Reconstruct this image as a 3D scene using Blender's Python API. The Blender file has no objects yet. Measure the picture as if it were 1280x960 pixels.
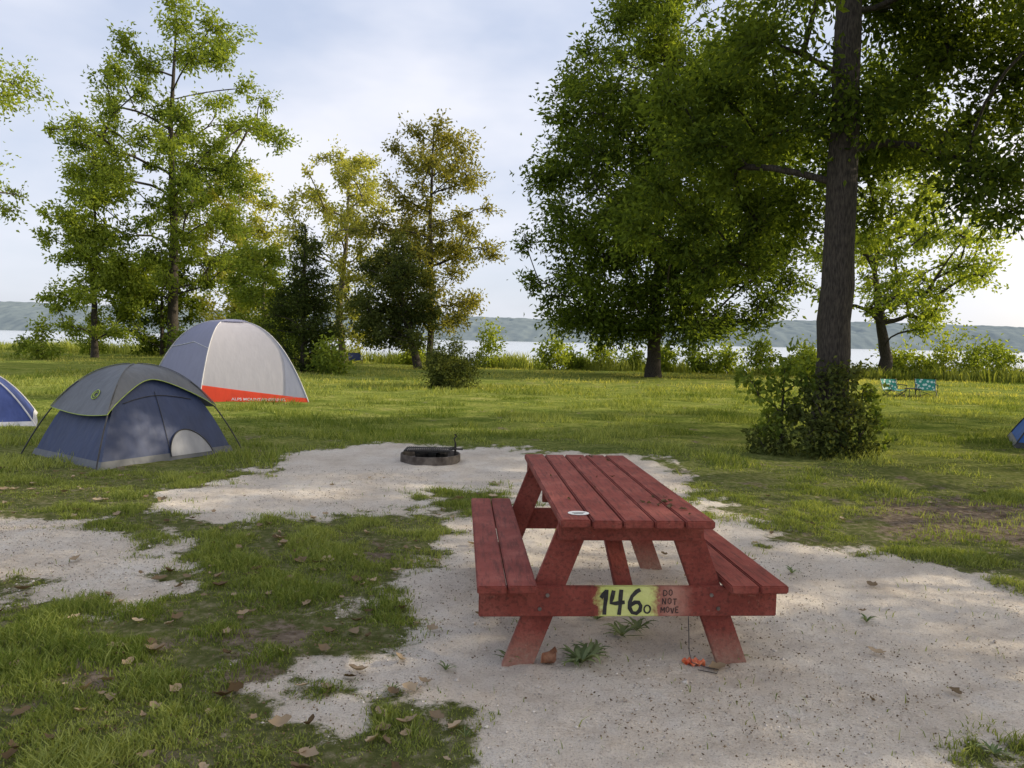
import bpy, bmesh, math
import numpy as np
from mathutils import Vector, Matrix
R = np.random.default_rng
rad = math.radians
scene = bpy.context.scene
COL = scene.collection
scene.view_settings.view_transform = 'Standard'
scene.view_settings.look = 'None'
scene.view_settings.exposure = 0

# ------------------------------------------------------------------ noise
def vnoise(x, y, seed=0):
    xi = np.floor(x); yi = np.floor(y); xf = x-xi; yf = y-yi
    def h(a, b):
        v = np.sin(a*127.1+b*311.7+seed*74.7)*43758.5453
        return v-np.floor(v)
    u = xf*xf*(3-2*xf); v = yf*yf*(3-2*yf)
    return (h(xi, yi)*(1-u)+h(xi+1, yi)*u)*(1-v)+(h(xi, yi+1)*(1-u)+h(xi+1, yi+1)*u)*v
def fbm(x, y, sc, octv=4, seed=0):
    s = 0; a = 1; t = 0
    for o in range(octv):
        s = s+a*vnoise(x/sc+o*17.3, y/sc-o*9.1, seed+o); t += a; a *= .5; sc *= .5
    return s/t
def sstep(a, b, x):
    t = np.clip((x-a)/(b-a), 0, 1); return t*t*(3-2*t)

# ------------------------------------------------------------------ materials
def newmat(name):
    m = bpy.data.materials.new(name); m.use_nodes = True
    nt = m.node_tree
    for n in list(nt.nodes): nt.nodes.remove(n)
    out = nt.nodes.new('ShaderNodeOutputMaterial')
    return m, nt, out
def N(nt, typ, **kw):
    n = nt.nodes.new(typ)
    for k, v in kw.items():
        if k in n.inputs.keys(): n.inputs[k].default_value = v
        else: setattr(n, k, v)
    return n
def ramp(nt, fac, stops):
    r = nt.nodes.new('ShaderNodeValToRGB')
    e = r.color_ramp.elements
    while len(e) < len(stops): e.new(.5)
    for i, (p, c) in enumerate(stops):
        e[i].position = p; e[i].color = (c[0], c[1], c[2], 1)
    nt.links.new(fac, r.inputs[0]); return r.outputs[0]
def mixc(nt, fac, a, b, mode='MIX'):
    m = nt.nodes.new('ShaderNodeMix'); m.data_type = 'RGBA'; m.blend_type = mode
    def s(sock, v):
        if isinstance(v, (tuple, list)): sock.default_value = (v[0], v[1], v[2], 1)
        elif isinstance(v, (int, float)): sock.default_value = v
        else: nt.links.new(v, sock)
    s(m.inputs[0], fac); s(m.inputs[6], a); s(m.inputs[7], b)
    return m.outputs[2]
def noise(nt, vec, scale, detail=4, rough=.55):
    n = nt.nodes.new('ShaderNodeTexNoise'); n.inputs['Scale'].default_value = scale
    n.inputs['Detail'].default_value = detail; n.inputs['Roughness'].default_value = rough
    if vec is not None: nt.links.new(vec, n.inputs['Vector'])
    return n.outputs['Fac']
def mapping(nt, src, sc):
    m = nt.nodes.new('ShaderNodeMapping'); m.inputs['Scale'].default_value = sc
    nt.links.new(src, m.inputs['Vector']); return m.outputs[0]
def coord(nt, kind='Object'):
    return nt.nodes.new('ShaderNodeTexCoord').outputs[kind]
def bump(nt, h, strength, dist):
    b = nt.nodes.new('ShaderNodeBump'); b.inputs['Strength'].default_value = strength
    b.inputs['Distance'].default_value = dist; nt.links.new(h, b.inputs['Height']); return b.outputs[0]
def mth(nt, op, a, b=0.0, clamp=False):
    n = nt.nodes.new('ShaderNodeMath'); n.operation = op; n.use_clamp = clamp
    for i, v in enumerate((a, b)):
        if isinstance(v, (int, float)): n.inputs[i].default_value = v
        else: nt.links.new(v, n.inputs[i])
    return n.outputs[0]
def simple(name, c1, c2, scale=8, rough=.6, metallic=0, bmp=.0, stretch=(1, 1, 1), det=3):
    m, nt, out = newmat(name)
    v = mapping(nt, coord(nt), stretch)
    f = noise(nt, v, scale, det)
    col = ramp(nt, f, [(.35, c1), (.65, c2)])
    p = N(nt, 'ShaderNodeBsdfPrincipled', Roughness=rough, Metallic=metallic)
    nt.links.new(col, p.inputs['Base Color'])
    if bmp: nt.links.new(bump(nt, f, bmp, .015), p.inputs['Normal'])
    nt.links.new(p.outputs[0], out.inputs[0]); return m
def leafmat(name, dark, light, tl=.42, gl=0):
    m, nt, out = newmat(name)
    a = nt.nodes.new('ShaderNodeAttribute'); a.attribute_name = 'tone'
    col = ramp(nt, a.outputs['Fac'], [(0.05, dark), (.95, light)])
    d = N(nt, 'ShaderNodeBsdfDiffuse'); t = N(nt, 'ShaderNodeBsdfTranslucent')
    nt.links.new(col, d.inputs[0])
    nt.links.new(mixc(nt, 1.0, col, (1.65, 1.5, .55), 'MULTIPLY'), t.inputs[0])
    mx = N(nt, 'ShaderNodeMixShader'); mx.inputs[0].default_value = tl
    nt.links.new(d.outputs[0], mx.inputs[1]); nt.links.new(t.outputs[0], mx.inputs[2])
    nt.links.new(mx.outputs[0], out.inputs[0]); return m
def fabric(name, c, tl=.3, rough=.6, var=.12, bs=.5):
    m, nt, out = newmat(name)
    f2 = noise(nt, mapping(nt, coord(nt), (1, 1, .35)), 7, 2)
    col = ramp(nt, f2, [(.3, tuple(x*(1-var) for x in c)), (.7, tuple(min(1, x*(1+var)) for x in c))])
    p = N(nt, 'ShaderNodeBsdfPrincipled', Roughness=rough)
    nt.links.new(col, p.inputs['Base Color'])
    t = N(nt, 'ShaderNodeBsdfTranslucent'); nt.links.new(col, t.inputs[0])
    b = bump(nt, f2, bs, .04); nt.links.new(b, p.inputs['Normal'])
    mx = N(nt, 'ShaderNodeMixShader'); mx.inputs[0].default_value = tl
    nt.links.new(p.outputs[0], mx.inputs[1]); nt.links.new(t.outputs[0], mx.inputs[2])
    nt.links.new(mx.outputs[0], out.inputs[0]); return m

# ------------------------------------------------------------------ object helpers
def quadmesh(name, V, F, mat, tone=None, smooth=False, attrs=None):
    V = np.asarray(V, dtype=np.float32).reshape(-1, 3); F = np.asarray(F, dtype=np.int32).reshape(-1, 4)
    me = bpy.data.meshes.new(name)
    me.vertices.add(len(V)); me.vertices.foreach_set('co', V.ravel())
    me.loops.add(F.size); me.loops.foreach_set('vertex_index', F.ravel())
    me.polygons.add(len(F))
    me.polygons.foreach_set('loop_start', np.arange(0, F.size, 4, dtype=np.int32))
    me.polygons.foreach_set('use_smooth', np.full(len(F), smooth, dtype=bool))
    A = dict(attrs or {})
    if tone is not None: A['tone'] = tone
    for k, v in A.items():
        at = me.attributes.new(k, 'FLOAT', 'POINT'); at.data.foreach_set('value', np.asarray(v, dtype=np.float32).ravel())
    me.update(calc_edges=True)
    if mat: me.materials.append(mat)
    ob = bpy.data.objects.new(name, me); COL.objects.link(ob); return ob
def pymesh(name, V, F, mat, smooth=False):
    me = bpy.data.meshes.new(name); me.from_pydata([tuple(v) for v in V], [], [tuple(f) for f in F]); me.update()
    if smooth:
        for p in me.polygons: p.use_smooth = True
    if mat: me.materials.append(mat)
    ob = bpy.data.objects.new(name, me); COL.objects.link(ob); return ob
def empty(name, loc, label, cat, rz=0, group=None, kind=None):
    e = bpy.data.objects.new(name, None); e.location = loc; e.rotation_euler = (0, 0, rz); e.empty_display_size = .2
    COL.objects.link(e); tag(e, label, cat, group, kind); return e
def tag(o, label, cat, group=None, kind=None):
    o['label'] = label; o['category'] = cat
    if group: o['group'] = group
    if kind: o['kind'] = kind
def child(o, p): o.parent = p; return o
def tube(pts, radii, sides=8, cap=False):
    pts = [Vector(p) for p in pts]; n = len(pts); V = []; F = []
    ref = None
    for i, p in enumerate(pts):
        d = (pts[min(i+1, n-1)]-pts[max(i-1, 0)])
        if d.length < 1e-9: d = Vector((0, 0, 1))
        d.normalize()
        if ref is None: ref = d.orthogonal().normalized()
        ref = (ref-d*ref.dot(d))
        if ref.length < 1e-5: ref = d.orthogonal()
        ref.normalize(); b = d.cross(ref)
        r = radii[i] if hasattr(radii, '__len__') else radii
        for k in range(sides):
            a = 2*math.pi*k/sides
            V.append(p+ref*(math.cos(a)*r)+b*(math.sin(a)*r))
    for i in range(n-1):
        for k in range(sides):
            k2 = (k+1) % sides
            F.append((i*sides+k, i*sides+k2, (i+1)*sides+k2, (i+1)*sides+k))
    return V, F
class Geo:
    def __init__(s): s.V = []; s.F = []
    def add(s, V, F):
        o = len(s.V); s.V += [tuple(v) for v in V]; s.F += [tuple(i+o for i in f) for f in F]; return s
    def tube(s, pts, r, sides=8): return s.add(*tube(pts, r, sides))
    def box(s, c, size, bev=.004, rot=None, shear=0):
        bm = bmesh.new(); bmesh.ops.create_cube(bm, size=1)
        for v in bm.verts: v.co = Vector((v.co.x*size[0], v.co.y*size[1], v.co.z*size[2]))
        for v in bm.verts: v.co.x += shear*v.co.z
        if bev: bmesh.ops.bevel(bm, geom=bm.edges[:], offset=bev, segments=2, affect='EDGES')
        M = Matrix.Translation(c) @ (rot.to_4x4() if rot else Matrix.Identity(4))
        bm.verts.index_update()
        V = [M @ v.co for v in bm.verts]; F = [[v.index for v in f.verts] for f in bm.faces]
        bm.free(); return s.add(V, F)
    def obj(s, name, mat, smooth=False): return pymesh(name, s.V, s.F, mat, smooth)
def text_geo(txt, size, bold=0.0):
    cu = bpy.data.curves.new('lettering', 'FONT'); cu.body = txt; cu.size = size; cu.offset = bold
    cu.align_x = 'CENTER'; cu.align_y = 'CENTER'; cu.space_line = .8
    ob = bpy.data.objects.new('lettering', cu); COL.objects.link(ob)
    dg = bpy.context.evaluated_depsgraph_get(); me = bpy.data.meshes.new_from_object(ob.evaluated_get(dg))
    V = [v.co.copy() for v in me.vertices]; F = [tuple(p.vertices) for p in me.polygons]
    bpy.data.objects.remove(ob); bpy.data.curves.remove(cu); bpy.data.meshes.remove(me)
    return V, F
def prisms(P0, P1, r0, r1):
    d = P1-P0; L = np.linalg.norm(d, axis=1, keepdims=True)+1e-9; d = d/L
    up = np.where(np.abs(d[:, 2:3]) > .9, np.array([[1., 0, 0]]), np.array([[0, 0, 1.]]))
    a = np.cross(d, up); a /= np.linalg.norm(a, axis=1, keepdims=True)+1e-9; b = np.cross(d, a)
    out = []
    for P, r in ((P0, r0), (P1, r1)):
        for k in range(3):
            t = 2*math.pi*k/3; out.append(P+(a*math.cos(t)+b*math.sin(t))*np.reshape(r, (-1, 1)))
    V = np.stack(out, axis=1).reshape(-1, 3); n = len(P0)
    f = np.array([[0, 1, 4, 3], [1, 2, 5, 4], [2, 0, 3, 5]])
    F = (np.arange(n)[:, None, None]*6+f[None]).reshape(-1, 4)
    return V, F
def leafquads(C, D, L, W, rng, fold=.25):
    n = len(C); D = D/(np.linalg.norm(D, axis=1, keepdims=True)+1e-9)
    s = np.cross(D, rng.normal(size=(n, 3))); s /= np.linalg.norm(s, axis=1, keepdims=True)+1e-9
    nn = np.cross(D, s)
    L = np.reshape(L, (-1, 1)); W = np.reshape(W, (-1, 1))
    p0 = C; p2 = C+D*L-nn*L*fold*.5; m = C+D*L*.45
    V = np.stack([p0, m+s*W*.5+nn*W*fold, p2, m-s*W*.5+nn*W*fold], axis=1).reshape(-1, 3)
    F = (np.arange(n)[:, None]*4+np.arange(4)[None])
    return V, F

# ------------------------------------------------------------------ ground layout (metres; viewer stands at the origin)
SAND = [
 [(-3.3,7.4),(-3.0,8.5),(-2.65,10.3),(-1.88,11.3),(0,11.0),(1.9,10.1),(2.0,8.9),(1.9,6.8),(1.3,6.2),(0,6.6),(-.2,7.7),(-.83,7.95),(-.87,6.95),(-1.4,6.75),(-2.04,6.3),(-2.7,6.3)],
 [(-8,6.6),(-4.2,6.35),(-2.8,6.15),(-2.3,5.4),(-2.05,4.48),(-2.86,4.3),(-5,4.4),(-8,4.6)],
 [(-.85,7.0),(-.2,6.9),(0,7.6),(1.9,8.8),(1.84,6.8),(1.91,5.74),(2.73,5.7),(3.4,4.98),(5.5,4.6),(6,1.2),(-.1,1.2),(-.31,2.65),(-.6,3.0),(-1.0,3.3),(-.9,3.5),(-.62,3.8),(-.95,4.5),(-.72,5.3)],
]
def sdpoly(x, y, poly):
    d = np.full(x.shape, 1e9); ins = np.zeros(x.shape, bool); n = len(poly)
    for i in range(n):
        ax, ay = poly[i]; bx, by = poly[(i+1) % n]
        ex, ey = bx-ax, by-ay
        t = np.clip(((x-ax)*ex+(y-ay)*ey)/(ex*ex+ey*ey), 0, 1)
        d = np.minimum(d, np.hypot(x-ax-t*ex, y-ay-t*ey))
        c = ((ay > y) != (by > y)) & (x < (bx-ax)*(y-ay)/((by-ay) if by != ay else 1e-9)+ax)
        ins ^= c
    return np.where(ins, d, -d)
def sandmask(x, y):
    d = np.maximum.reduce([sdpoly(x, y, p) for p in SAND])
    e = 1-np.hypot((x+.45)/.5, (y-7.35)/.5); d = np.minimum(d, -e*.4)
    e2 = 1-np.hypot((x-2.05)/.16, (y-2.9)/.2); d = np.minimum(d, -e2*.12+(e2 < -.4)*.2)
    d = np.clip(d, -.9, .9)+(fbm(x, y, 1.0, 4, 3)-.5)*1.1*sstep(1, 5, y)+(fbm(x, y, .22, 4, 8)-.5)*1.05
    return sstep(-.34, .36, d)
def dirtmask(x, y):
    e = (1-np.hypot((x-4.5)/1.9, (y-7.0)/1.15))*1.6
    e2 = 1-np.hypot((x+1.4)/.8, (y-3.6)/.5)
    e3 = 1-np.hypot((x+2.6)/1.3, (y-7.7)/.7)
    g = (fbm(x, y, .6, 4, 23)-.58)*1.7*sstep(9, 6, y)*sstep(2.5, -.5, x)
    return sstep(-.05, .75, np.maximum(np.maximum(np.maximum(e, e2*.3), e3*.4), g-.1)+(fbm(x, y, .3, 4, 21)-.5)*1.5)
def shore(x): return np.where(x < 0, 50-.36*x, 50-.28*np.minimum(x, 40))
def gz(x, y):
    z = (fbm(x, y, 2.5, 3, 5)-.5)*.06
    z = z*sstep(.6, 1.8, np.hypot(x-.5, (y-4.2)*.8))
    z = z+.034*sstep(1.1, .3, np.hypot((x-.5)*.8, y-3.55))
    near = sstep(14, 8, np.hypot(x, y-3))
    z = z+near*((fbm(x, y, .13, 3, 31)-.5)*.036+(fbm(x, y, .5, 2, 33)-.5)*.024)
    z = z+(fbm(x, y, 9, 2, 6)-.5)*.16*sstep(8, 20, y)+(fbm(x, y, 1.3, 3, 7)-.5)*.10*sstep(9, 14, y)
    s = shore(x)+(fbm(x, y, 6, 2, 9)-.5)*3
    z = z-sstep(-1.5, 2.5, y-s)*2.5-.12*sstep(-12, 0, y-s)
    return z
def gz1(x, y): return float(gz(np.array([float(x)]), np.array([float(y)]))[0])

# ground sheet
def geom(a, q, end):
    o = []; s = a
    while s < end: s *= q; o.append(s)
    return o
gx = geom(5.5, 1.045, 3500); XS = np.array([-v for v in gx[::-1]]+list(np.linspace(-5.5, 5.5, 440))+gx)
YS = np.array([-3000, -800, -200, -60, -20, -8, -3, -1, 0, .6, 1]+list(np.arange(1.2, 9, .022))+geom(9, 1.016, 90)+geom(95, 1.12, 3500))
GX, GY = np.meshgrid(XS, YS); GXf = GX.ravel(); GYf = GY.ravel()
GZ = gz(GXf, GYf); nx = len(XS); ny = len(YS)
I = np.arange(nx*ny).reshape(ny, nx)
F = np.stack([I[:-1, :-1], I[:-1, 1:], I[1:, 1:], I[1:, :-1]], -1).reshape(-1, 4)
m, nt, out = newmat('ground_soil_and_turf')
co = coord(nt)
sa = nt.nodes.new('ShaderNodeAttribute'); sa.attribute_name = 'sand'
da = nt.nodes.new('ShaderNodeAttribute'); da.attribute_name = 'dirt'
nA = noise(nt, co, 1.7, 4, .65); nB = noise(nt, co, 14, 4, .7); nC = noise(nt, co, 105, 3, .75)
sandc = ramp(nt, nA, [(.3, (.66, .58, .49)), (.5, (.78, .705, .615)), (.7, (.84, .785, .71))])
sandc = mixc(nt, ramp(nt, nB, [(.52, (0, 0, 0)), (.74, (.6, .6, .6))]), sandc, (.48, .395, .315))
sandc = mixc(nt, ramp(nt, nC, [(.53, (0, 0, 0)), (.66, (.65, .65, .65))]), sandc, (.33, .27, .215))
sandc = mixc(nt, ramp(nt, nC, [(.30, (.5, .5, .5)), (.40, (0, 0, 0))]), sandc, (.9, .87, .82))
turf = ramp(nt, nB, [(.3, (.085, .10, .032)), (.5, (.14, .155, .058)), (.7, (.29, .26, .165))])
nF = noise(nt, mapping(nt, co, (.5, 1.0, 1)), 1.6, 6, .8)
lit_farturf = ramp(nt, nF, [(.34, (.09, .13, .024)), (.47, (.20, .25, .05)), (.60, (.34, .355, .095)), (.74, (.48, .43, .18))])  # far lawn yellowed and lightened: warm sunlit patches put into the colour
lit_farturf = mixc(nt, ramp(nt, nB, [(.42, (.55, .55, .55)), (.55, (0, 0, 0))]), lit_farturf, (.07, .10, .022))  # dark spots painted in as shade among the tufts
sep = nt.nodes.new('ShaderNodeSeparateXYZ'); nt.links.new(co, sep.inputs[0])
mr = nt.nodes.new('ShaderNodeMapRange'); mr.inputs[1].default_value = 7; mr.inputs[2].default_value = 14
nt.links.new(sep.outputs[1], mr.inputs[0])
turf = mixc(nt, mr.outputs[0], turf, lit_farturf)
dirt = ramp(nt, nB, [(.35, (.11, .083, .06)), (.7, (.33, .27, .21))])
def ragged(att, k):   # break the soft mask border into grains and tufts
    v = mth(nt, 'ADD', att, mth(nt, 'MULTIPLY', mth(nt, 'SUBTRACT', nB, .5), 1.5))
    v = mth(nt, 'ADD', v, mth(nt, 'MULTIPLY', mth(nt, 'SUBTRACT', nC, .5), .9))
    return mth(nt, 'ADD', mth(nt, 'MULTIPLY', mth(nt, 'SUBTRACT', v, .5), k), .5, True)
c = mixc(nt, ragged(da.outputs['Fac'], 2.5), turf, dirt)
c = mixc(nt, ragged(sa.outputs['Fac'], 3.0), c, sandc)
p = N(nt, 'ShaderNodeBsdfDiffuse')
nt.links.new(c, p.inputs['Color'])
hh = mixc(nt, .45, nB, nC)
nt.links.new(bump(nt, hh, 1.0, .06), p.inputs['Normal'])
nt.links.new(p.outputs[0], out.inputs[0])
ground = quadmesh('ground', np.stack([GXf, GYf, GZ], 1), F, m, smooth=True,
                  attrs={'sand': sandmask(GXf, GYf), 'dirt': dirtmask(GXf, GYf)})
tag(ground, 'campsite ground of pale sand patches and green turf', 'ground', kind='structure')

# lake
m, nt, out = newmat('lake_water')
co = mapping(nt, coord(nt), (1, 2.2, 1))
p = N(nt, 'ShaderNodeBsdfPrincipled', Roughness=.2); p.inputs['Base Color'].default_value = (.48, .52, .56, 1)
nt.links.new(bump(nt, noise(nt, co, .9, 3), .25, .12), p.inputs['Normal'])
nt.links.new(p.outputs[0], out.inputs[0])
lake = quadmesh('lake_water', [(-3500, 30, -.62), (3500, 30, -.62), (3500, 3400, -.62), (-3500, 3400, -.62)], [(0, 1, 2, 3)], m)
tag(lake, 'calm pale lake reflecting the evening sky', 'lake', kind='structure')

# hills across the lake
hx = np.linspace(-2600, 2600, 1300); hy = np.array(list(np.arange(1180, 1500, 9))+[1520, 1600, 1700, 2100.])
HX, HY = np.meshgrid(hx, hy); hxf = HX.ravel(); hyf = HY.ravel()
prof = 33+20*fbm(hxf, hyf*0, 700, 3, 41)+6*(fbm(hxf, hyf*0, 160, 3, 44)-.5)
fold_ = (fbm(hxf, hyf*1.4, 170, 3, 47)-.5)*80
rise = sstep(1180, 1330, hyf+fold_*sstep(1180, 1230, hyf))**.7*.7+.3*sstep(1300, 1480, hyf)
hz = -1+prof*rise+(hyf > 1182)*(vnoise(hxf/8, hyf/10, 2)*3+vnoise(hxf/21, hyf/25, 3)*3)
n1 = len(hx); I = np.arange(n1*len(hy)).reshape(len(hy), n1)
F = np.stack([I[:-1, :-1], I[:-1, 1:], I[1:, 1:], I[1:, :-1]], -1).reshape(-1, 4)
m, nt, out = newmat('hazed_wooded_hill')
co = coord(nt)
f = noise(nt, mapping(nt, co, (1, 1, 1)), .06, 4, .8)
c = ramp(nt, f, [(.3, (.155, .195, .225)), (.52, (.185, .228, .25)), (.72, (.215, .255, .262))])  # distance haze put into the colour as pale blue-grey
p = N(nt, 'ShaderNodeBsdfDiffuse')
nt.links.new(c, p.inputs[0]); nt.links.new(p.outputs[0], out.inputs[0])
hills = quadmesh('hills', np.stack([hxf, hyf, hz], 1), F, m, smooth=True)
tag(hills, 'low hazy wooded hills across the lake', 'hills', kind='structure')

# ------------------------------------------------------------------ trees
bark_dark = simple('bark_dark', (.016, .013, .010), (.07, .057, .044), 16, .95, bmp=1.0, stretch=(3, 3, .6), det=6)
bark_grey = simple('bark_grey', (.08, .07, .055), (.22, .19, .15), 7, .95, bmp=1.0, stretch=(4, 4, .7))
LM = {
 'deep': leafmat('leaf_deep_green', (.036, .062, .014), (.185, .25, .045), tl=.5),
 'mid': leafmat('leaf_mid_green', (.075, .12, .025), (.28, .35, .07), tl=.5),
 'light': leafmat('leaf_light_green', (.13, .19, .035), (.36, .43, .09), tl=.5),
 'pale': leafmat('leaf_pale_green', (.19, .22, .06), (.45, .46, .14), tl=.5),
 'rust': leafmat('leaf_olive_tan', (.095, .11, .03), (.31, .30, .09), tl=.5),
 'dark': leafmat('leaf_dark_green', (.02, .036, .012), (.085, .11, .03), tl=.25),
 'olive': leafmat('leaf_olive_green', (.032, .05, .017), (.14, .165, .05), tl=.35),
}
def env(K, prof, rng, rscale, cx=0, cy=0, mind=.6, shell=.55, lean=0):
    zs = np.array([a for a, b in prof]); rs = np.array([b for a, b in prof])
    out = []; tries = 0
    while len(out) < K and tries < K*60:
        tries += 1
        z = rng.uniform(zs[0], zs[-1]); r = np.interp(z, zs, rs)
        if rng.random() > (r/rs.max())**1.2+.05: continue
        a = rng.uniform(0, 2*math.pi); q = r*rng.random()**shell*rng.uniform(.85, 1.08)
        c = np.array([cx+math.cos(a)*q+lean*z, cy+math.sin(a)*q, z])
        if any(np.linalg.norm(c-o[:3]) < mind for o in out): continue
        out.append(np.append(c, rscale*rng.uniform(.5, 1.35)))
    return out
def tree(name, label, base, trunk, clumps, nleaf, ll, lw, leaf, bark, seed, cat='tree', twigs=13, tipr=.012, flat=.75, droop=.35, fr=.35, group=None, start=.25, tight=.17, jt=.02):
    rng = R(seed); bx, by = base
    e = empty(name, (bx, by, gz1(bx, by)-.05), label, cat, group=group)
    tp = [Vector(t[:3]) for t in trunk]; tr = [t[3] for t in trunk]
    P = []; Rr = []
    for i in range(len(tp)-1):
        k = max(2, int((tp[i+1]-tp[i]).length/.45))
        for j in range(k):
            t = j/k; P.append(tp[i].lerp(tp[i+1], t)); Rr.append(tr[i]*(1-t)+tr[i+1]*t)
    P.append(tp[-1]); Rr.append(tr[-1])
    jit = [Vector(rng.normal(0, jt, 3))*min(1, Rr[i]*4) for i in range(len(P))]
    P = [p+jit[i]*(0 if i == 0 else 1) for i, p in enumerate(P)]
    g = Geo(); R2 = [r*(1+.03*math.sin(i*1.7)) for i, r in enumerate(Rr)]
    if Rr[0] > .1:
        R2[0] *= 1.25; R2[1] *= 1.05
    g.tube(P, R2, 14)
    H = max(c[2] for c in clumps)
    nodes = [p for p in P if p.z > start*P[-1].z]; nr = [r for p, r in zip(P, Rr) if p.z > start*P[-1].z]
    dep = [0.]*len(nodes); par = [-1]*len(nodes); nt0 = len(nodes)
    NA = np.array([tuple(n) for n in nodes])
    def hd(c):
        i = np.argmin(np.linalg.norm(NA[:nt0]-c[:3], axis=1)); return np.linalg.norm(NA[i]-c[:3])
    cl = sorted(clumps, key=hd)
    w = {}; paths = []
    for c in cl:
        cv = np.array(c[:3]); d = cv-NA; L = np.linalg.norm(d, axis=1)
        cost = L+.22*np.array(dep)+np.maximum(0, (-d[:, 2]+L*.25))*1.4
        j = int(np.argmin(cost)); A = Vector(NA[j]); B = Vector(cv); dist = (B-A).length
        k = max(2, min(5, int(dist/.5)+1)); pts = [A]; prev = j; newn = []
        off = Vector(rng.normal(0, .10, 3))*dist; off2 = Vector((0, 0, .10*dist))
        for q in range(1, k+1):
            t = q/k; pp = A.lerp(B, t)+(off+off2)*math.sin(math.pi*t)*.8
            pts.append(pp); nodes.append(pp); dep.append(dep[prev]+dist/k); par.append(prev); nr.append(0); prev = len(nodes)-1; newn.append(prev)
        NA = np.array([tuple(n) for n in nodes])
        paths.append((j, newn)); q = prev
        while q >= nt0: w[q] = w.get(q, 0)+1; q = par[q]
    def rr(i): return tipr*(w.get(i, 1))**.5+.004
    for j, nn in paths:
        ids = nn; r0 = rr(ids[0])*1.15
        if j < nt0: r0 = min(r0, nr[j]*.9)
        g.tube([nodes[j]]+[nodes[i] for i in ids], [r0]+[min(rr(i), r0) for i in ids[:-1]]+[tipr*.6], 6 if r0 > .03 else 5)
    C = np.array([c[:3] for c in cl]); CR = np.array([c[3] for c in cl]); K = len(C)
    dirs = rng.normal(size=(K, twigs, 3)); dirs /= np.linalg.norm(dirs, axis=2, keepdims=True)
    dirs[:, :, 2] = dirs[:, :, 2]*flat+.1
    ln = CR[:, None, None]*rng.uniform(.4, 1.45, (K, twigs, 1))
    T1 = C[:, None, :]+dirs*ln; T0 = np.repeat(C[:, None, :], twigs, 1)
    tv, tf = prisms(T0.reshape(-1, 3), T1.reshape(-1, 3), np.full(K*twigs, tipr*.5), np.full(K*twigs, tipr*.15))
    gv = np.array([tuple(v) for v in g.V]); quads = np.array([f for f in g.F])
    V = np.concatenate([gv, tv]); FF = np.concatenate([quads, tf+len(gv)])
    tr_o = quadmesh('trunk', V, FF, bark, smooth=True); child(tr_o, e)
    wt = CR**2; wt = wt/wt.sum(); ci = rng.choice(K, nleaf, p=wt); ti = rng.integers(0, twigs, nleaf)
    t = rng.uniform(.2, 1.08, nleaf)[:, None]
    a = T0[ci, ti]; b = T1[ci, ti]
    pos = a+(b-a)*t+rng.normal(size=(nleaf, 3))*CR[ci][:, None]*tight
    D = (b-a)/CR[ci][:, None]*.8+rng.normal(size=(nleaf, 3))*.7; D[:, 2] -= droop
    s = rng.uniform(.65, 1.25, nleaf)
    lv, lf = leafquads(pos, D, ll*s, lw*s, rng)
    ctone = rng.uniform(.1, .9, K)
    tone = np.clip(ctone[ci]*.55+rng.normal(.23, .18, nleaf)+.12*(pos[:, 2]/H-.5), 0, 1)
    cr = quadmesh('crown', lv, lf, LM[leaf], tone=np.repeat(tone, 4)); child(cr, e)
    return e

# big shade tree beside the table
r_ = R(11)
cl = env(118, [(3.8, 2.8), (4.6, 4.4), (6.5, 5.4), (9, 5.2), (12, 3.4), (14, 1.5)], r_, .84, cx=.5, cy=.3, mind=.9)
cl = [c for c in cl if not (c[2] < 5.0 and c[1] < -1.0) and not (.0 > c[0] > -1.2 and c[2] < 4.2) and not (c[1] < -.2 and abs(c[0]) < .8 and c[2] < 8)
      and (4.78+c[0]-c[3])/(11.5+c[1]) > .20]
cl += [np.array(v) for v in [(-1.3,1.0,4.4,.65),(-1.9,.6,4.7,.7),(-1.6,1.2,5.6,.75),(-2.4,.8,5.4,.65),(-1.3,-.4,5.9,.65),(-.8,1.4,5.0,.6),(-.9,1.6,3.9,.6),(-1.7,1.8,3.7,.6),(-2.4,1.5,4.2,.6),
       (-1.0,1.9,3.2,.5),(-1.5,2.1,2.9,.45),(-.6,2.3,3.0,.4),(-1.9,2.3,3.3,.5),(-.6,1.7,3.6,.5),(-2.6,2.2,3.6,.5),(-1.2,2.6,2.6,.38),
       (1.2,.9,5.6,.7),(-1.0,1.2,6.6,.7),(2.0,.9,6.2,.7),(3.0,.6,5.8,.65),(4.0,.3,5.2,.6),(1.0,1.2,7.0,.7),(2.4,1.0,5.2,.65),(.9,1.5,4.8,.6),
       (1.7,.4,4.5,.5),(2.6,.3,4.2,.5),(3.3,.2,4.9,.6),(1.2,1.0,4.9,.5),(3.9,.6,4.2,.55),(3.1,1.0,3.8,.4),(4.6,.8,4.7,.55),(4.4,1.2,3.9,.45)]]
tree('shade_tree', 'tall dark shade tree with shrub around its trunk', (4.78, 11.5),
     [(0,0,0,.28),(.0,0,1,.25),(.02,0,3,.225),(.03,0,5,.20),(.0,.05,7,.175),(.05,.1,9.5,.13),(.1,.2,12.5,.06)],
     cl, 104000, .13, .055, 'deep', bark_dark, 12, tipr=.0115, start=.30, twigs=18, jt=.012, tight=.2)

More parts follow.
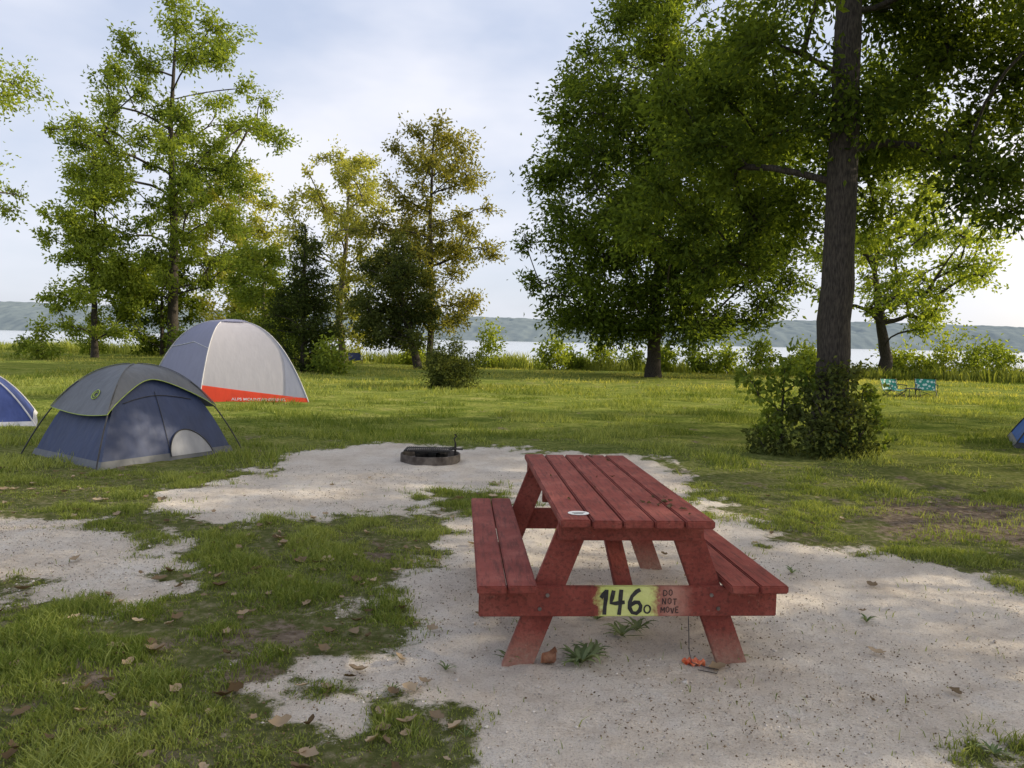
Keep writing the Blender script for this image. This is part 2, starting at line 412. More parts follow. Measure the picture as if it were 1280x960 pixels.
# dense tree with short trunk near the shore
cl = env(150, [(1.9, 3.0), (3, 4.6), (5, 5.6), (7, 5.9), (10, 5.5), (14, 4.2), (18.5, 2.3)], R(21), 1.25, mind=1.1, cx=0)
cl += [np.array([a, b, c_, d]) for a, b, c_, d in [(-5.6,0,4.2,.8),(-5.9,-.3,6.0,.7),(-5.3,.4,8.6,.8),(-4.6,0,11.5,.9),(4.9,0,3.6,.9),(-1.5,-1,2.2,.8),(1.5,-1.2,2.3,.9),(3.2,-.6,2.6,.9),(5.4,0,6,1.0),(5.2,0,9,1.1),
       (-.6,-2,2.5,.9),(.5,-1.8,2.6,.9),(2.4,-2,2.5,.9),(4.2,-1,2.6,.9),(-2.4,-1.4,2.5,.9),(-3.4,-.5,2.7,.9),(5.2,-.4,3.4,1.0),(6.2,0,4.6,1.0),(6.4,0,6.6,1.1),(6.2,0,8.6,1.1),(5.8,0,10.6,1.1),(0,-2.6,3.6,1.1),(1.2,-2.6,4.2,1.1),(-1.4,-2.4,3.9,1.1)]]
tree('dense_leafy_tree', 'broad dense green tree with a short trunk on the lawn', (6.4, 34.9),
     [(0,0,0,.34),(0,0,2,.28),(.1,0,5,.25),(0,0,9,.2),(.1,0,13,.12),(.1,0,18,.04)],
     cl, 92000, .25, .105, 'deep', bark_dark, 22, tipr=.02, start=.1, twigs=18, tight=.2)

# forked light tree on the right
cl = env(64, [(2.6, 2.6), (4, 4.2), (6.5, 4.9), (9, 4.2), (12.6, 1.8)], R(31), .95, mind=1.2, cx=.4)
tree('forked_tree', 'sparse yellow-green tree with forked trunk by the shore', (19.3, 40),
     [(0,0,0,.38),(.1,0,1.2,.30),(-.3,0,3.0,.22),(-.7,0,5.5,.13),(-.4,0,9.0,.04)],
     cl+[np.array([1.9,0,5.2,.5]), np.array([2.6,0,7.5,.8]), np.array([1.2,0,3.4,.3])], 15500, .23, .12, 'light', bark_dark, 32, tipr=.040, start=.06, twigs=14, tight=.2)

# tall open tree behind the tents
cl = env(84, [(4.0, 2.6), (6, 4.8), (10, 5.4), (12, 6.2), (15, 6.8), (17.5, 4.4), (20, 3.0), (22.5, .8)], R(43), 1.2, mind=1.5, cx=.3)
tree('tall_open_tree', 'tall airy tree with separated leaf clusters behind the tents', (-21.2, 48),
     [(0,0,0,.36),(0,0,3,.3),(.1,0,8,.24),(-.1,0,14,.15),(.3,0,21,.04)],
     cl, 34000, .27, .12, 'mid', bark_dark, 42, tipr=.030, start=.12, tight=.17)
cl = env(46, [(.6, 1.9), (3, 2.8), (6, 2.8), (9, 2.1), (12.6, .7)], R(51), .9, mind=.95)
tree('slender_tree', 'light green slender tree beside the taller tree', (-25.0, 46),
     [(0,0,0,.2),(0,0,4,.15),(.1,0,8,.08),(0,0,12,.03)], cl, 17000, .24, .12, 'light', bark_dark, 52, tipr=.022, start=.05, tight=.2)
cl = env(42, [(1, 1.8), (4, 3.2), (8, 3.2), (12, 2.2), (14, .5)], R(55), .95, mind=1.2)
tree('slender_tree', 'yellowish tree standing behind the tall airy tree', (-18.9, 53),
     [(0,0,0,.2),(0,0,4,.15),(.1,0,8,.08),(0,0,12,.03)], cl, 13500, .26, .13, 'pale', bark_grey, 56, tipr=.024, start=.05, tight=.2)
cl = env(28, [(5, 2.5), (8, 4.4), (11, 4.0), (13.5, 1.6)], R(61), .9, mind=.95)
tree('half_bare_tree', 'half bare tree with yellow-green leaves and dead twigs', (-22.7, 30),
     [(0,0,0,.3),(.2,0,4,.22),(.6,0,8,.14),(1,0,12.5,.04)], cl, 8000, .17, .09, 'light', bark_grey, 62, tipr=.03, start=.2, tight=.2)
cl = env(48, [(1.0, 1.6), (4, 2.5), (8, 3.2), (11, 3.0), (13.4, 1.2)], R(71), .85, mind=1.05)
tree('pale_tree', 'pale yellow-green airy tree near the shore', (-9.9, 45),
     [(0,0,0,.22),(-.3,0,3,.18),(.1,0,7,.12),(.3,0,12,.03)], cl, 13500, .22, .11, 'pale', bark_grey, 72, tipr=.030, start=.2, tight=.2)
cl = env(66, [(2.6, 2.0), (5, 3.4), (8, 3.2), (11, 2.8), (13.2, .9)], R(81), .88, mind=1.0)
tree('tan_tinted_tree', 'olive tree with tan-tinted upper leaves near the shore', (-4.5, 42),
     [(0,0,0,.2),(0,0,4,.16),(-.1,0,8,.1),(0,0,13,.03)], cl, 22000, .2, .095, 'rust', bark_dark, 82, tipr=.024, start=.15, tight=.2)
cl = env(42, [(1.4, 1.6), (3.4, 2.1), (5.0, 1.7), (6.6, .6)], R(85), .8, mind=.6, cx=-1.2)
tree('leaning_tree', 'small dark green tree with a leaning trunk', (-4.7, 38.5),
     [(0,0,0,.2),(-.4,0,1.6,.17),(-.8,0,3,.13),(-1.2,0,5.5,.05)], cl, 16000, .19, .09, 'olive', bark_dark, 86, tipr=.02, start=.1)
cl = env(50, [(.3, 1.3), (2, 1.35), (4, .95), (6.3, .2)], R(91), .5, mind=.42)
tree('dark_cedar', 'dark narrow cedar tree behind the big tent', (-8.7, 32),
     [(0,0,0,.13),(0,0,3,.09),(.05,0,6.2,.02)], cl, 13000, .15, .06, 'dark', bark_dark, 92, tipr=.014, start=.03, tight=.24)
cl = env(38, [(.3, 1.8), (2.5, 2.4), (5, 1.9), (6.8, .6)], R(95), .85, mind=.65)
tree('bushy_tree', 'bushy light green young tree behind the tents', (-14.6, 45),
     [(0,0,0,.12),(0,0,3,.09),(.05,0,6,.02)], cl, 13000, .22, .105, 'light', bark_grey, 96, tipr=.016, start=.03, tight=.22)
cl = env(34, [(.3, 1.8), (2.5, 2.4), (5, 2.0), (7.5, .8)], R(98), .9, mind=.7)
tree('bushy_tree', 'dark bushy tree under the tall airy tree', (-22.8, 50),
     [(0,0,0,.12),(0,0,3,.09),(.05,0,6,.02)], cl, 12000, .23, .11, 'deep', bark_dark, 99, tipr=.016, start=.03)
# neighbouring trees out of view, added to cast shade on table and lawn
for k_, (bx_, by_) in enumerate([(14.5, 7.5), (24.5, 17.0)]):
    cl = env(56, [(2.8, 3), (5, 5.0), (8, 5.2), (11, 3.6), (13, 1.2)], R(101+k_), 1.05, mind=1.2)
    tree('shade_tree', 'broad shade tree out of view, added to shade the site', (bx_, by_),
     [(0,0,0,.3),(0,0,3,.25),(.1,0,8,.15),(0,0,12,.04)], cl, 12000, .26, .12, 'deep', bark_dark, 102+k_*5, tipr=.022, start=.15)

# shrubs
def shrub(name, label, base, w, h, n, ll, lw, leaf, seed, cat='shrub', K=26, rs=.3, group=None, tipr=.006, tight=.2, flat=.75, clumps=None):
    cl = clumps or env(K, [(.05, w*.35), (h*.35, w*.5), (h*.75, w*.4), (h, w*.12)], R(seed), rs, mind=rs*.5)
    return tree(name, label, base, [(0,0,0,.03),(0,0,h*.4,.02),(0.02,0,h*.85,.006)], cl, n, ll, lw, leaf, bark_dark, seed+1, cat=cat, tipr=tipr, start=0, twigs=10, group=group, tight=tight, flat=flat)
shrub('dark_shrub', 'ragged olive-dark juniper shrub on the lawn', (-2.0, 24), 1.75, 1.5, 8500, .10, .042, 'olive', 201, K=34, rs=.36, tight=.26, flat=1.2)
A_ = lambda L_: [np.array(v) for v in L_]
shrub('leafy_undergrowth', 'loose leafy shrub growing around the big tree trunk', (4.66, 11.0), 1.35, 1.0, 2500, .085, .048, 'olive', 203, tight=.28, flat=1.2,
      clumps=A_([(-1.0,.05,.12,.22),(-.75,.0,.3,.28),(-.55,.1,.62,.22),(-.3,-.2,.22,.32),(-.2,-.1,.55,.26),(0,-.25,.3,.3),(.12,-.2,.66,.2),(.3,-.15,.2,.28),(.42,-.05,.5,.16),(.6,.05,.1,.16),(-1.15,.1,.3,.14),(.05,-.15,.95,.16),(-.38,0,.9,.16)]))
shrub('leafy_undergrowth', 'taller green sprouts beside the big tree trunk', (3.95, 11.2), .8, 1.5, 620, .11, .07, 'mid', 205, tight=.34, flat=1.5,
      clumps=A_([(-.35,0,.9,.15),(-.5,.05,1.15,.13),(-.1,0,1.0,.17),(.1,0,1.35,.16),(.3,.05,.8,.17),(-.2,0,.5,.2),(.35,0,1.2,.13)]))
shrub('leafy_undergrowth', 'low green sprouts beside the big tree trunk', (5.1, 11.2), .7, 1.15, 260, .10, .065, 'mid', 207, tight=.34, flat=1.5,
      clumps=A_([(-.1,0,.7,.15),(.12,0,.95,.13),(.28,.05,.5,.15)]))
shrub('climbing_vine', 'leafy vine climbing the lower trunk of the big tree', (4.74, 11.2), .7, 1.6, 1000, .085, .05, 'olive', 209, K=18, rs=.19, tight=.25, cat='vine')
bs = [(-24.5,40,2.6,1.9,'mid'),(-7.3,31,1.7,1.4,'mid'),(-1.4,44,1.7,2.2,'light'),(2.1,43,1.9,1.8,'light'),(13.2,41,2.2,1.9,'mid'),
      (14.7,39,1.8,1.5,'light'),(24,40,3.4,2.6,'mid'),(27,39,2.4,1.8,'light'),(8.5,43,1.8,1.2,'light'),(10.3,43,1.6,1.3,'mid'),(4.9,44,2.2,1.5,'light'),
      (21.7,42,2.2,1.5,'light'),(-12.4,44,2.6,1.7,'mid'),(-27.5,50,2.6,1.8,'light'),(17.2,42.5,1.8,1.6,'light'),(-19,44,2.2,1.6,'mid'),(-10.8,34,1.4,1.0,'mid'),(30,39.5,2.6,1.9,'mid'),
      (25.6,41,2.2,2.0,'mid'),(-6.0,46,1.8,1.2,'light'),(-16.5,48,2.6,1.5,'mid'),(6.9,43.5,1.5,1.0,'mid'),(11.9,42.5,1.5,1.6,'light'),(3.4,44,1.5,1.1,'mid'),(15.9,41.5,1.6,1.3,'mid'),(20.6,41,1.7,1.5,'mid'),(22.8,40.5,1.6,1.8,'light')]
for i, (x, y, w, h, lf) in enumerate(bs):
    shrub('shore_bush', 'leafy green bush in the weeds by the shore', (x, y), w, h, 1200, .2, .10, lf, 300+i*3, K=14, rs=.42, group='bushes along the shore', cat='bush', tight=.34, flat=1.3)

# ------------------------------------------------------------------ grass
def blades(name, x, y, h, w, tone, mat, rng, bend=.5, segs=2):
    n = len(x); z = gz(x, y)-.004
    a = rng.uniform(0, 2*math.pi, n); la = rng.uniform(0, 2*math.pi, n)
    sx = np.cos(a)*w*.5; sy = np.sin(a)*w*.5
    lx = np.cos(la)*h*bend*rng.uniform(.2, 1.2, n); ly = np.sin(la)*h*bend*rng.uniform(.2, 1.2, n)
    def P(dx, dy, dz): return np.stack([x+dx, y+dy, z+dz], 1)
    if segs == 2:
        V = np.stack([P(-sx, -sy, 0*h), P(sx, sy, 0*h), P(sx*.8+lx*.3, sy*.8+ly*.3, h*.6), P(-sx*.8+lx*.3, -sy*.8+ly*.3, h*.6),
                      P(lx+sx*.1, ly+sy*.1, h*.95), P(lx-sx*.1, ly-sy*.1, h*.95)], 1).reshape(-1, 3)
        F = (np.arange(n)[:, None, None]*6+np.array([[0, 1, 2, 3], [3, 2, 4, 5]])[None]).reshape(-1, 4); k = 6
    else:
        V = np.stack([P(-sx, -sy, 0*h), P(sx, sy, 0*h), P(lx+sx*.2, ly+sy*.2, h), P(lx-sx*.2, ly-sy*.2, h)], 1).reshape(-1, 3)
        F = (np.arange(n)[:, None]*4+np.arange(4)[None]); k = 4
    return quadmesh(name, V, F, mat, tone=np.repeat(tone, k))
gm = leafmat('grass_blade', (.10, .15, .03), (.38, .42, .14), tl=.35)
gm2 = leafmat('lit_meadow_blade', (.11, .165, .03), (.48, .47, .16), tl=.4)  # far blades paler and yellower than near ones, sunshine put into the colour
gm3 = leafmat('weed_blade', (.10, .14, .035), (.36, .40, .12), tl=.4)
def field(n, y0, y1, rng, pw=1.0, side=.82):
    y = y0+(y1-y0)*rng.random(n)**pw; x = (rng.random(n)*2-1)*(y*side+.4); return x, y
rng = R(500)
x, y = field(520000, 1.9, 8.5, rng, 1.1)
s = sandmask(x, y); d = dirtmask(x, y); cl_ = fbm(x, y, .3, 4, 55)
keep = rng.random(len(x)) < (1-s)**1.3*(1-.85*d)*sstep(.28, .56, cl_)*.9+.005*sstep(.4, .6, cl_)
x, y, cl_, s = x[keep], y[keep], cl_[keep], s[keep]; n = len(x)
h = (.016+.05*sstep(.4, .75, cl_))*rng.uniform(.5, 1.4, n)*(1-.4*s); w = rng.uniform(.003, .0055, n)*(1+y*.06)
g1 = blades('grass', x, y, h, w, np.clip(.15+.55*fbm(x, y, 1.2, 2, 66)+rng.normal(0, .2, n), 0, 1), gm, rng, bend=.9)
tag(g1, 'short green grass tufts between the sandy patches', 'grass', kind='stuff')
x, y = field(230000, 8.0, 26, rng, 1.2)
s = sandmask(x, y); d = dirtmask(x, y); cl_ = fbm(x, y, .7, 4, 57)
keep = rng.random(len(x)) < (1-s)**2*(1-.7*d)*sstep(.38, .62, cl_)
x, y, cl_ = x[keep], y[keep], cl_[keep]; n = len(x)
h = (.02+.085*sstep(.45, .75, cl_)**1.5)*rng.uniform(.4, 1.5, n)*(1+.01*y)
g2 = blades('grass', x, y, h, rng.uniform(.006, .012, n)*(1+y*.05), np.clip(-.15+1.2*fbm(x, y, 1.6, 4, 67)+rng.normal(0, .22, n), 0, 1), gm, rng, bend=.8, segs=1)
tag(g2, 'tufted green lawn grass around the tents and fire ring', 'grass', kind='stuff')
x, y = field(90000, 22, 60, rng, 1.1)
k = (y < shore(x)-1) & (rng.random(len(x)) < sstep(.38, .62, fbm(x, y, 1.8, 4, 58))); x, y = x[k], y[k]; n = len(x)
g3 = blades('grass', x, y, rng.uniform(.03, .15, n)*(.4+fbm(x, y, 2, 3, 59)), rng.uniform(.025, .05, n), np.clip(-.2+1.3*fbm(x, y, 4, 4, 68)+rng.normal(0, .16, n), 0, 1), gm2, rng, bend=.7, segs=1)
tag(g3, 'sunlit yellow-green lawn reaching to the shore', 'grass', kind='stuff')
n = 60000
x = rng.uniform(-50, 42, n); y = shore(x)-rng.uniform(0.2, 6.5, n)
k = rng.random(n) < sstep(.36, .60, fbm(x, y, 2.2, 3, 71)); x, y = x[k], y[k]; n = len(x)
h = rng.uniform(.2, .85, n)*(.28+1.45*fbm(x, y, 1.8, 3, 72))
wd = blades('shore_weeds', x, y, h, rng.uniform(.03, .07, n), np.clip(-.2+1.3*fbm(x, y, 2.6, 3, 73)+rng.normal(0, .2, n), 0, 1), gm3, rng, bend=.45, segs=2)
tag(wd, 'tall yellow-green weeds along the lake shore', 'weeds', kind='stuff')

# leaf litter and pebbles
litter_m = leafmat('dry_leaf', (.10, .07, .04), (.42, .33, .23), tl=.1)
def litter(n, y0, y1, rng, ll, fn, fold=.35):
    x, y = field(n*4, y0, y1, rng, 1.0); k = rng.random(len(x)) < fn(x, y); x, y = x[k][:n], y[k][:n]; n = len(x)
    C = np.stack([x, y, gz(x, y)+.012], 1); D = rng.normal(size=(n, 3)); D[:, 2] = np.abs(D[:, 2])*.25
    L = ll*rng.uniform(.5, 1.3, n); return leafquads(C, D, L, L*.6, rng, fold=fold), n
def curled(n, rng, fn, ll):
    x, y = field(n*5, 1.9, 8.5, rng); k = rng.random(len(x)) < fn(x, y); x, y = x[k][:n], y[k][:n]; n = len(x); z = gz(x, y)
    V = []; F_ = []; tn = []
    for i in range(n):
        L_ = ll*rng.uniform(.4, 1.4); W_ = L_*rng.uniform(.4, .7); cu = rng.uniform(.3, 1.3); tw = rng.uniform(-.8, .8)
        M = Matrix.Translation((x[i], y[i], z[i]+.014)) @ Matrix.Rotation(rng.uniform(0, 6.28), 4, 'Z') @ Matrix.Rotation(rng.uniform(-.5, .5), 4, 'X'); o = len(V)
        for a in range(6):
            u = a/5-.5; wd_ = W_*max(.06, math.cos(math.pi*u*.96)**.7)*(1+.25*math.sin(a*2.6))
            for b in (-1, 0, 1):
                V.append(M @ Vector((u*L_, b*wd_*.5, cu*L_*.45*u*u*2+abs(b)*wd_*.3*(1+tw*u))))
        for a in range(5):
            for b in (0, 1): q = o+a*3+b; F_.append((q, q+1, q+4, q+3))
        tn += [rng.random()]*18
    return V, F_, tn
v, f, tn = curled(420, R(901), lambda x, y: .14+.86*(1-sandmask(x, y))*(x < 0), .07)
o = quadmesh('fallen_leaves', v, f, litter_m, tone=tn, smooth=True); tag(o, 'scattered dry brown fallen leaves', 'leaves', kind='stuff')
(v, f), n = litter(18000, 1.9, 9, rng, .012, lambda x, y: .18+.8*(fbm(x, y, .6, 3, 90) > .5))
o = quadmesh('leaf_crumbs', v, f, litter_m, tone=np.repeat(rng.random(n)*.5, 4)); tag(o, 'small crumbs of twigs and bark on the sand', 'litter', kind='stuff')
peb = simple('pebble', (.25, .22, .19), (.72, .66, .58), 30, .9)
n = 10000; x, y = field(n, 1.9, 8, rng); x[:3400] = rng.uniform(-4.5, -1.9, 3400); y[:3400] = rng.uniform(4.2, 6.3, 3400)
k = sandmask(x, y) > .3; x, y = x[k], y[k]; n = len(x)
o8 = np.array([(1,0,0),(0,1,0),(-1,0,0),(0,-1,0),(0,0,.7),(0,0,-.5)], float)
V = (o8[None]*rng.uniform(.5, 1.3, (n, 6, 1))*rng.uniform(.003, .009, (n, 1, 1))*np.where(np.arange(n)[:, None, None] % 50 == 0, 2, 1)+np.stack([x, y, gz(x, y)+.002], 1)[:, None, :])
Vf = V.reshape(-1, 3); idx = np.arange(n)[:, None, None]*6
FT = (idx+np.array([[0, 1, 4], [1, 2, 4], [2, 3, 4], [3, 0, 4], [1, 0, 5], [2, 1, 5], [3, 2, 5], [0, 3, 5]])[None]).reshape(-1, 3)
o = pymesh('gravel', Vf.tolist(), FT.tolist(), peb); tag(o, 'small pale pebbles scattered over the sand', 'gravel', kind='stuff')

# ------------------------------------------------------------------ picnic table
def paint(name, patch=False, dusty=True):
    m, nt, out = newmat(name); co = coord(nt)
    g = noise(nt, mapping(nt, co, (9, 1.0, 9)), 6, 5, .7)
    w = noise(nt, co, 4, 4, .65); f = noise(nt, co, 45, 3, .7)
    c = ramp(nt, w, [(.3, (.185, .038, .028)), (.5, (.245, .058, .043)), (.7, (.315, .095, .072))])
    c = mixc(nt, ramp(nt, g, [(.48, (0, 0, 0)), (.66, (.75, .75, .75))]), c, (.085, .026, .020))
    c = mixc(nt, ramp(nt, f, [(.62, (0, 0, 0)), (.80, (.5, .5, .5))]), c, (.40, .23, .17))
    sep = nt.nodes.new('ShaderNodeSeparateXYZ'); nt.links.new(co, sep.inputs[0])
    if dusty:
        mr = nt.nodes.new('ShaderNodeMapRange'); mr.inputs[1].default_value = .20; mr.inputs[2].default_value = 0
        nt.links.new(sep.outputs[2], mr.inputs[0])
        c = mixc(nt, mth(nt, 'MULTIPLY', mth(nt, 'MULTIPLY', mr.outputs[0], f), 1.2, True), c, (.40, .28, .21))
    if patch:  # spray-painted yellow-green background of the site number, faded area beside it
        nz = mth(nt, 'MULTIPLY', mth(nt, 'SUBTRACT', noise(nt, co, 24, 5, .7), .5), 1.0)
        v = mth(nt, 'SUBTRACT', 1.0, mth(nt, 'DIVIDE', mth(nt, 'ABSOLUTE', mth(nt, 'SUBTRACT', sep.outputs[0], .205)), .10))
        v = mth(nt, 'MULTIPLY', mth(nt, 'ADD', v, nz), .85, True)
        c = mixc(nt, v, c, (.48, .26, .20))
        v = mth(nt, 'SUBTRACT', 1.0, mth(nt, 'DIVIDE', mth(nt, 'ABSOLUTE', mth(nt, 'SUBTRACT', sep.outputs[0], -.012)), .155))
        v = mth(nt, 'MULTIPLY', mth(nt, 'ADD', v, nz), 3.2, True)
        c = mixc(nt, v, c, mixc(nt, noise(nt, co, 9, 4), (.42, .50, .07), (.78, .78, .38)))
    p = N(nt, 'ShaderNodeBsdfPrincipled', Roughness=.7); p.inputs['Specular IOR Level'].default_value = .25
    nt.links.new(c, p.inputs['Base Color']); nt.links.new(bump(nt, g, .7, .009), p.inputs['Normal'])
    nt.links.new(p.outputs[0], out.inputs[0]); return m
red = paint('weathered_red_paint'); redp = paint('weathered_red_paint_with_sprayed_patch', True)
black = simple('black_marker', (.008, .008, .008), (.03, .03, .03), 60, .6)
TX = .518
T = empty('picnic_table', (TX, 4.41, .0), 'weathered red wooden picnic table numbered 146 on sand', 'picnic table', rad(3.9))
rr = R(7)
g = Geo(); L = 1.98
for i in range(5):
    g.box(((i-2)*.1425, rr.uniform(-.008, .008), .741+rr.uniform(-.002, .002)), (.1335, L, .038), .006, rot=Matrix.Rotation(rr.uniform(-.008, .008), 3, 'Y'))
child(g.obj('tabletop', red), T)
for sx in (-1, 1):
    g = Geo()
    for k in (0, 1): g.box((sx*(.445+.14*(1-k))+sx*.07, rr.uniform(-.006, .006), .431), (.1325, 1.93, .038), .006)
    child(g.obj('seat', red), T)
for sy in (-1, 1):
    y0 = sy*.80
    for sx in (-1, 1):
        g = Geo(); tx, bx = .255*sx, .530*sx; zt, zb = .721, -.005
        g.box(((tx+bx)/2, y0, (zt+zb)/2), (.148, .038, zt-zb), .003, shear=(tx-bx)/(zt-zb))
        child(g.obj('leg', red), T)
    g = Geo(); g.box((0, y0+sy*.039, .341), (1.42, .038, .140), .005)
    child(g.obj('crossbar', redp if sy < 0 else red), T)
    g = Geo(); g.box((0, y0+sy*.039, .677), (.69, .038, .088), .004)
    child(g.obj('cleat', red), T)
    a = Vector((0, y0-sy*.03, .335)); b = Vector((0, sy*.10, .70)); d = b-a
    g = Geo(); g.box((a+b)/2, (.088, .036, d.length), .003, rot=Matrix.Rotation(-math.atan2(d.y, d.z), 3, 'X'))
    child(g.obj('brace', red), T)
g = Geo(); g.box((0, 0, .677), (.66, .038, .088), .003); child(g.obj('cleat', red), T)
yface = -.80-.039-.019-.0015
def strokes(name, lines, wd, dx, dz, mat=None):
    g = Geo()
    for n_, ln in enumerate(lines):
        pts = [Vector((p[0], p[1])) for p in ln]; V = []; F_ = []
        for i, p in enumerate(pts):
            d = (pts[min(i+1, len(pts)-1)]-pts[max(i-1, 0)]).normalized(); nn = Vector((-d.y, d.x))*wd*.5*(1+.12*math.sin(i*2.1))
            yy = yface-.0004*n_
            V += [(dx+p.x+nn.x, yy, dz+p.y+nn.y), (dx+p.x-nn.x, yy, dz+p.y-nn.y)]
        for i in range(len(pts)-1): F_.append((2*i, 2*i+1, 2*i+3, 2*i+2))
        g.add(V, F_)
    return child(g.obj(name, mat or black), T)
z0 = .341
strokes('site_number', [[(-.016, .020), (-.004, .038), (.008, .052)], [(.010, .060), (.008, .02), (.004, -.02), (.002, -.060)]], .019, -.122, z0)
strokes('site_number', [[(-.016, .056), (-.023, .02), (-.027, -.004), (-.005, -.006), (.02, -.002), (.038, .0)], [(.020, .060), (.017, .02), (.016, -.02), (.012, -.061)]], .019, -.062, z0)
six = [(.028, .060), (.010, .050), (-.010, .028), (-.020, .0), (-.020, -.028), (-.007, -.050), (.013, -.054), (.029, -.040), (.033, -.018), (.022, -.001), (.004, -.001), (-.014, -.014)]
strokes('site_number', [six], .019, .020, z0)
strokes('painted_mark', [[(.015*math.cos(a*.55), .019*math.sin(a*.55)) for a in range(13)]], .008, .084, z0-.034)
faded = simple('faded_marker', (.035, .018, .016), (.07, .035, .03), 40, .7)
def hand(word, x, z, s):   # handwritten note, letter by letter in thin pen strokes
    G = {'D': [[(0,0),(0,1)],[(0,1),(.45,.85),(.6,.5),(.45,.15),(0,0)]], 'O': [[(.3,1),(.05,.75),(.05,.25),(.3,0),(.55,.25),(.55,.75),(.3,1)]],
         'N': [[(0,0),(0,1)],[(0,1),(.5,0)],[(.5,0),(.52,1)]], 'T': [[(0,1),(.62,1)],[(.3,1),(.3,0)]], 'M': [[(0,0),(.02,1)],[(.02,1),(.3,.35)],[(.3,.35),(.6,1)],[(.6,1),(.62,0)]],
         'V': [[(0,1),(.28,0)],[(.28,0),(.55,1)]], 'E': [[(0,0),(0,1)],[(0,1),(.5,1)],[(0,.5),(.4,.5)],[(0,0),(.5,0)]]}
    L_ = []
    for i, ch in enumerate(word):
        for st in G[ch]: L_.append([((i*.86+a)*s, b*s+.003*math.sin(i*2.3)) for a, b in st])
    return strokes('marker_note', L_, .0045, x, z, faded)
hand('DO', .160, .370, .029); hand('NOT', .156, .330, .029); hand('MOVE', .150, .290, .027)
steel = simple('bolt_steel', (.12, .10, .09), (.25, .22, .2), 30, .5, .6)
for sx in (-1, 1):
    for zz, xx in ((.31, .425), (.375, .39)):
        g = Geo(); g.add(*tube([(sx*xx, yface+.002, zz), (sx*xx, yface-.006, zz)], [.009, .009], 10)); g.add([(sx*xx+.009*math.cos(k*.628), yface-.006, zz+.009*math.sin(k*.628)) for k in range(10)], [tuple(range(10))])
        child(g.obj('bolt', steel), T)
white = simple('sticker_white', (.62, .62, .61), (.78, .78, .76), 20, .5)
st = Geo(); st.add([(-.255+.050*math.cos(a*.2618), -.86+.043*math.sin(a*.2618), .7640) for a in range(24)], [tuple(range(24))])
child(st.obj('round_sticker', white), T)
g = Geo(); g.add([(-.285, -.865, .7652), (-.225, -.855, .7652), (-.225, -.848, .7652), (-.285, -.858, .7652)], [(0, 1, 2, 3)]); g.add([(-.28, -.885, .7652), (-.235, -.88, .7652), (-.235, -.873, .7652), (-.28, -.878, .7652)], [(0, 1, 2, 3)])
child(g.obj('sticker_print', black), T)
n = 34; xx = np.concatenate([rr.normal(.24, .045, 22), rr.uniform(-.3, .3, 12)]); yy = np.concatenate([rr.normal(-.62, .12, 22), rr.uniform(-.9, .9, 12)])
xx[:3] = .1; yy[:3] = .9
v, f = leafquads(np.stack([xx, yy, np.full(n, .765)], 1), np.c_[rr.normal(size=(n, 2)), np.full(n, .08)], rr.uniform(.014, .045, n), rr.uniform(.008, .022, n), rr, .3)
cs, sn = math.cos(rad(3.9)), math.sin(rad(3.9)); v = np.stack([TX+v[:, 0]*cs-v[:, 1]*sn, 4.41+v[:, 0]*sn+v[:, 1]*cs, v[:, 2]+T.location.z], 1)
o = quadmesh('leaf_crumbs', v, f, litter_m, tone=np.repeat(rr.random(n)*.3, 4)); tag(o, 'dark leaf crumbs lying on the tabletop', 'litter', kind='stuff')

# ------------------------------------------------------------------ fire ring
ringm = simple('fire_ring_steel', (.05, .038, .030), (.15, .128, .108), 9, .85, bmp=.4, det=5)
iron = simple('sooty_iron', (.012, .011, .010), (.04, .035, .03), 20, .7, .3)
fx, fy = -1.02, 9.75; FR = empty('fire_ring', (fx, fy, gz1(fx, fy)-.03), 'dark rusty steel campfire ring with a black grill grate', 'fire ring')
prof = [(.385, -.02), (.38, .125), (.377, .130), (.368, .130), (.365, .125), (.365, -.02)]
V = []; F_ = []; n = 48
for k in range(n):
    a = 2*math.pi*k/n
    for r_, z_ in prof: V.append((r_*math.cos(a), r_*math.sin(a), z_))
for k in range(n):
    for j in range(5): F_.append((k*6+j, ((k+1) % n)*6+j, ((k+1) % n)*6+j+1, k*6+j+1))
child(pymesh('ring', V, F_, ringm, False), FR)
g = Geo()
g.box((-.02, .06, .19), (.56, .02, .014), .002); g.box((-.02, -.26, .19), (.56, .02, .014), .002)
g.box((-.30, -.10, .19), (.02, .32, .016), .002); g.box((.26, -.10, .19), (.02, .32, .016), .002)
for k in range(22): g.box((-.275+k*.0245, -.10, .199), (.013, .31, .009), 0)
child(g.obj('grate', iron), FR)
g = Geo(); g.tube([(.31, .08, 0), (.31, .08, .25)], .014, 8); g.tube([(.31, .08, .195), (.24, .04, .195)], .012, 6); g.tube([(.31, .08, .25), (.29, .08, .31), (.32, .08, .34), (.30, .08, .37)], .010, 6)
child(g.obj('pivot_post', iron), FR)
g = Geo(); g.tube([(.24, -.11, .195), (.34, -.14, .21), (.42, -.16, .21)], .012, 6); child(g.obj('handle', iron), FR)
charm = simple('charred_log', (.01, .01, .01), (.07, .06, .05), 18, .95, bmp=.8)
g = Geo(); g.tube([(-.2, .05, .05), (.0, .1, .08), (.2, .16, .06)], [.05, .055, .045], 8); g.tube([(-.15, .2, .04), (.1, -.05, .07)], [.04, .04], 8)
lg = g.obj('charred_log', charm); lg.location = (fx, fy, FR.location.z+.04); tag(lg, 'charred firewood logs lying inside the fire ring', 'firewood')
ash = Geo(); ash.add([(.36*math.cos(k*.262)+fx, .36*math.sin(k*.262)+fy, FR.location.z+.05) for k in range(24)], [tuple(range(24))])
o = ash.obj('ash_bed', simple('ash', (.05, .048, .045), (.18, .17, .165), 15, 1)); tag(o, 'grey ash bed inside the fire ring', 'ash', kind='stuff')

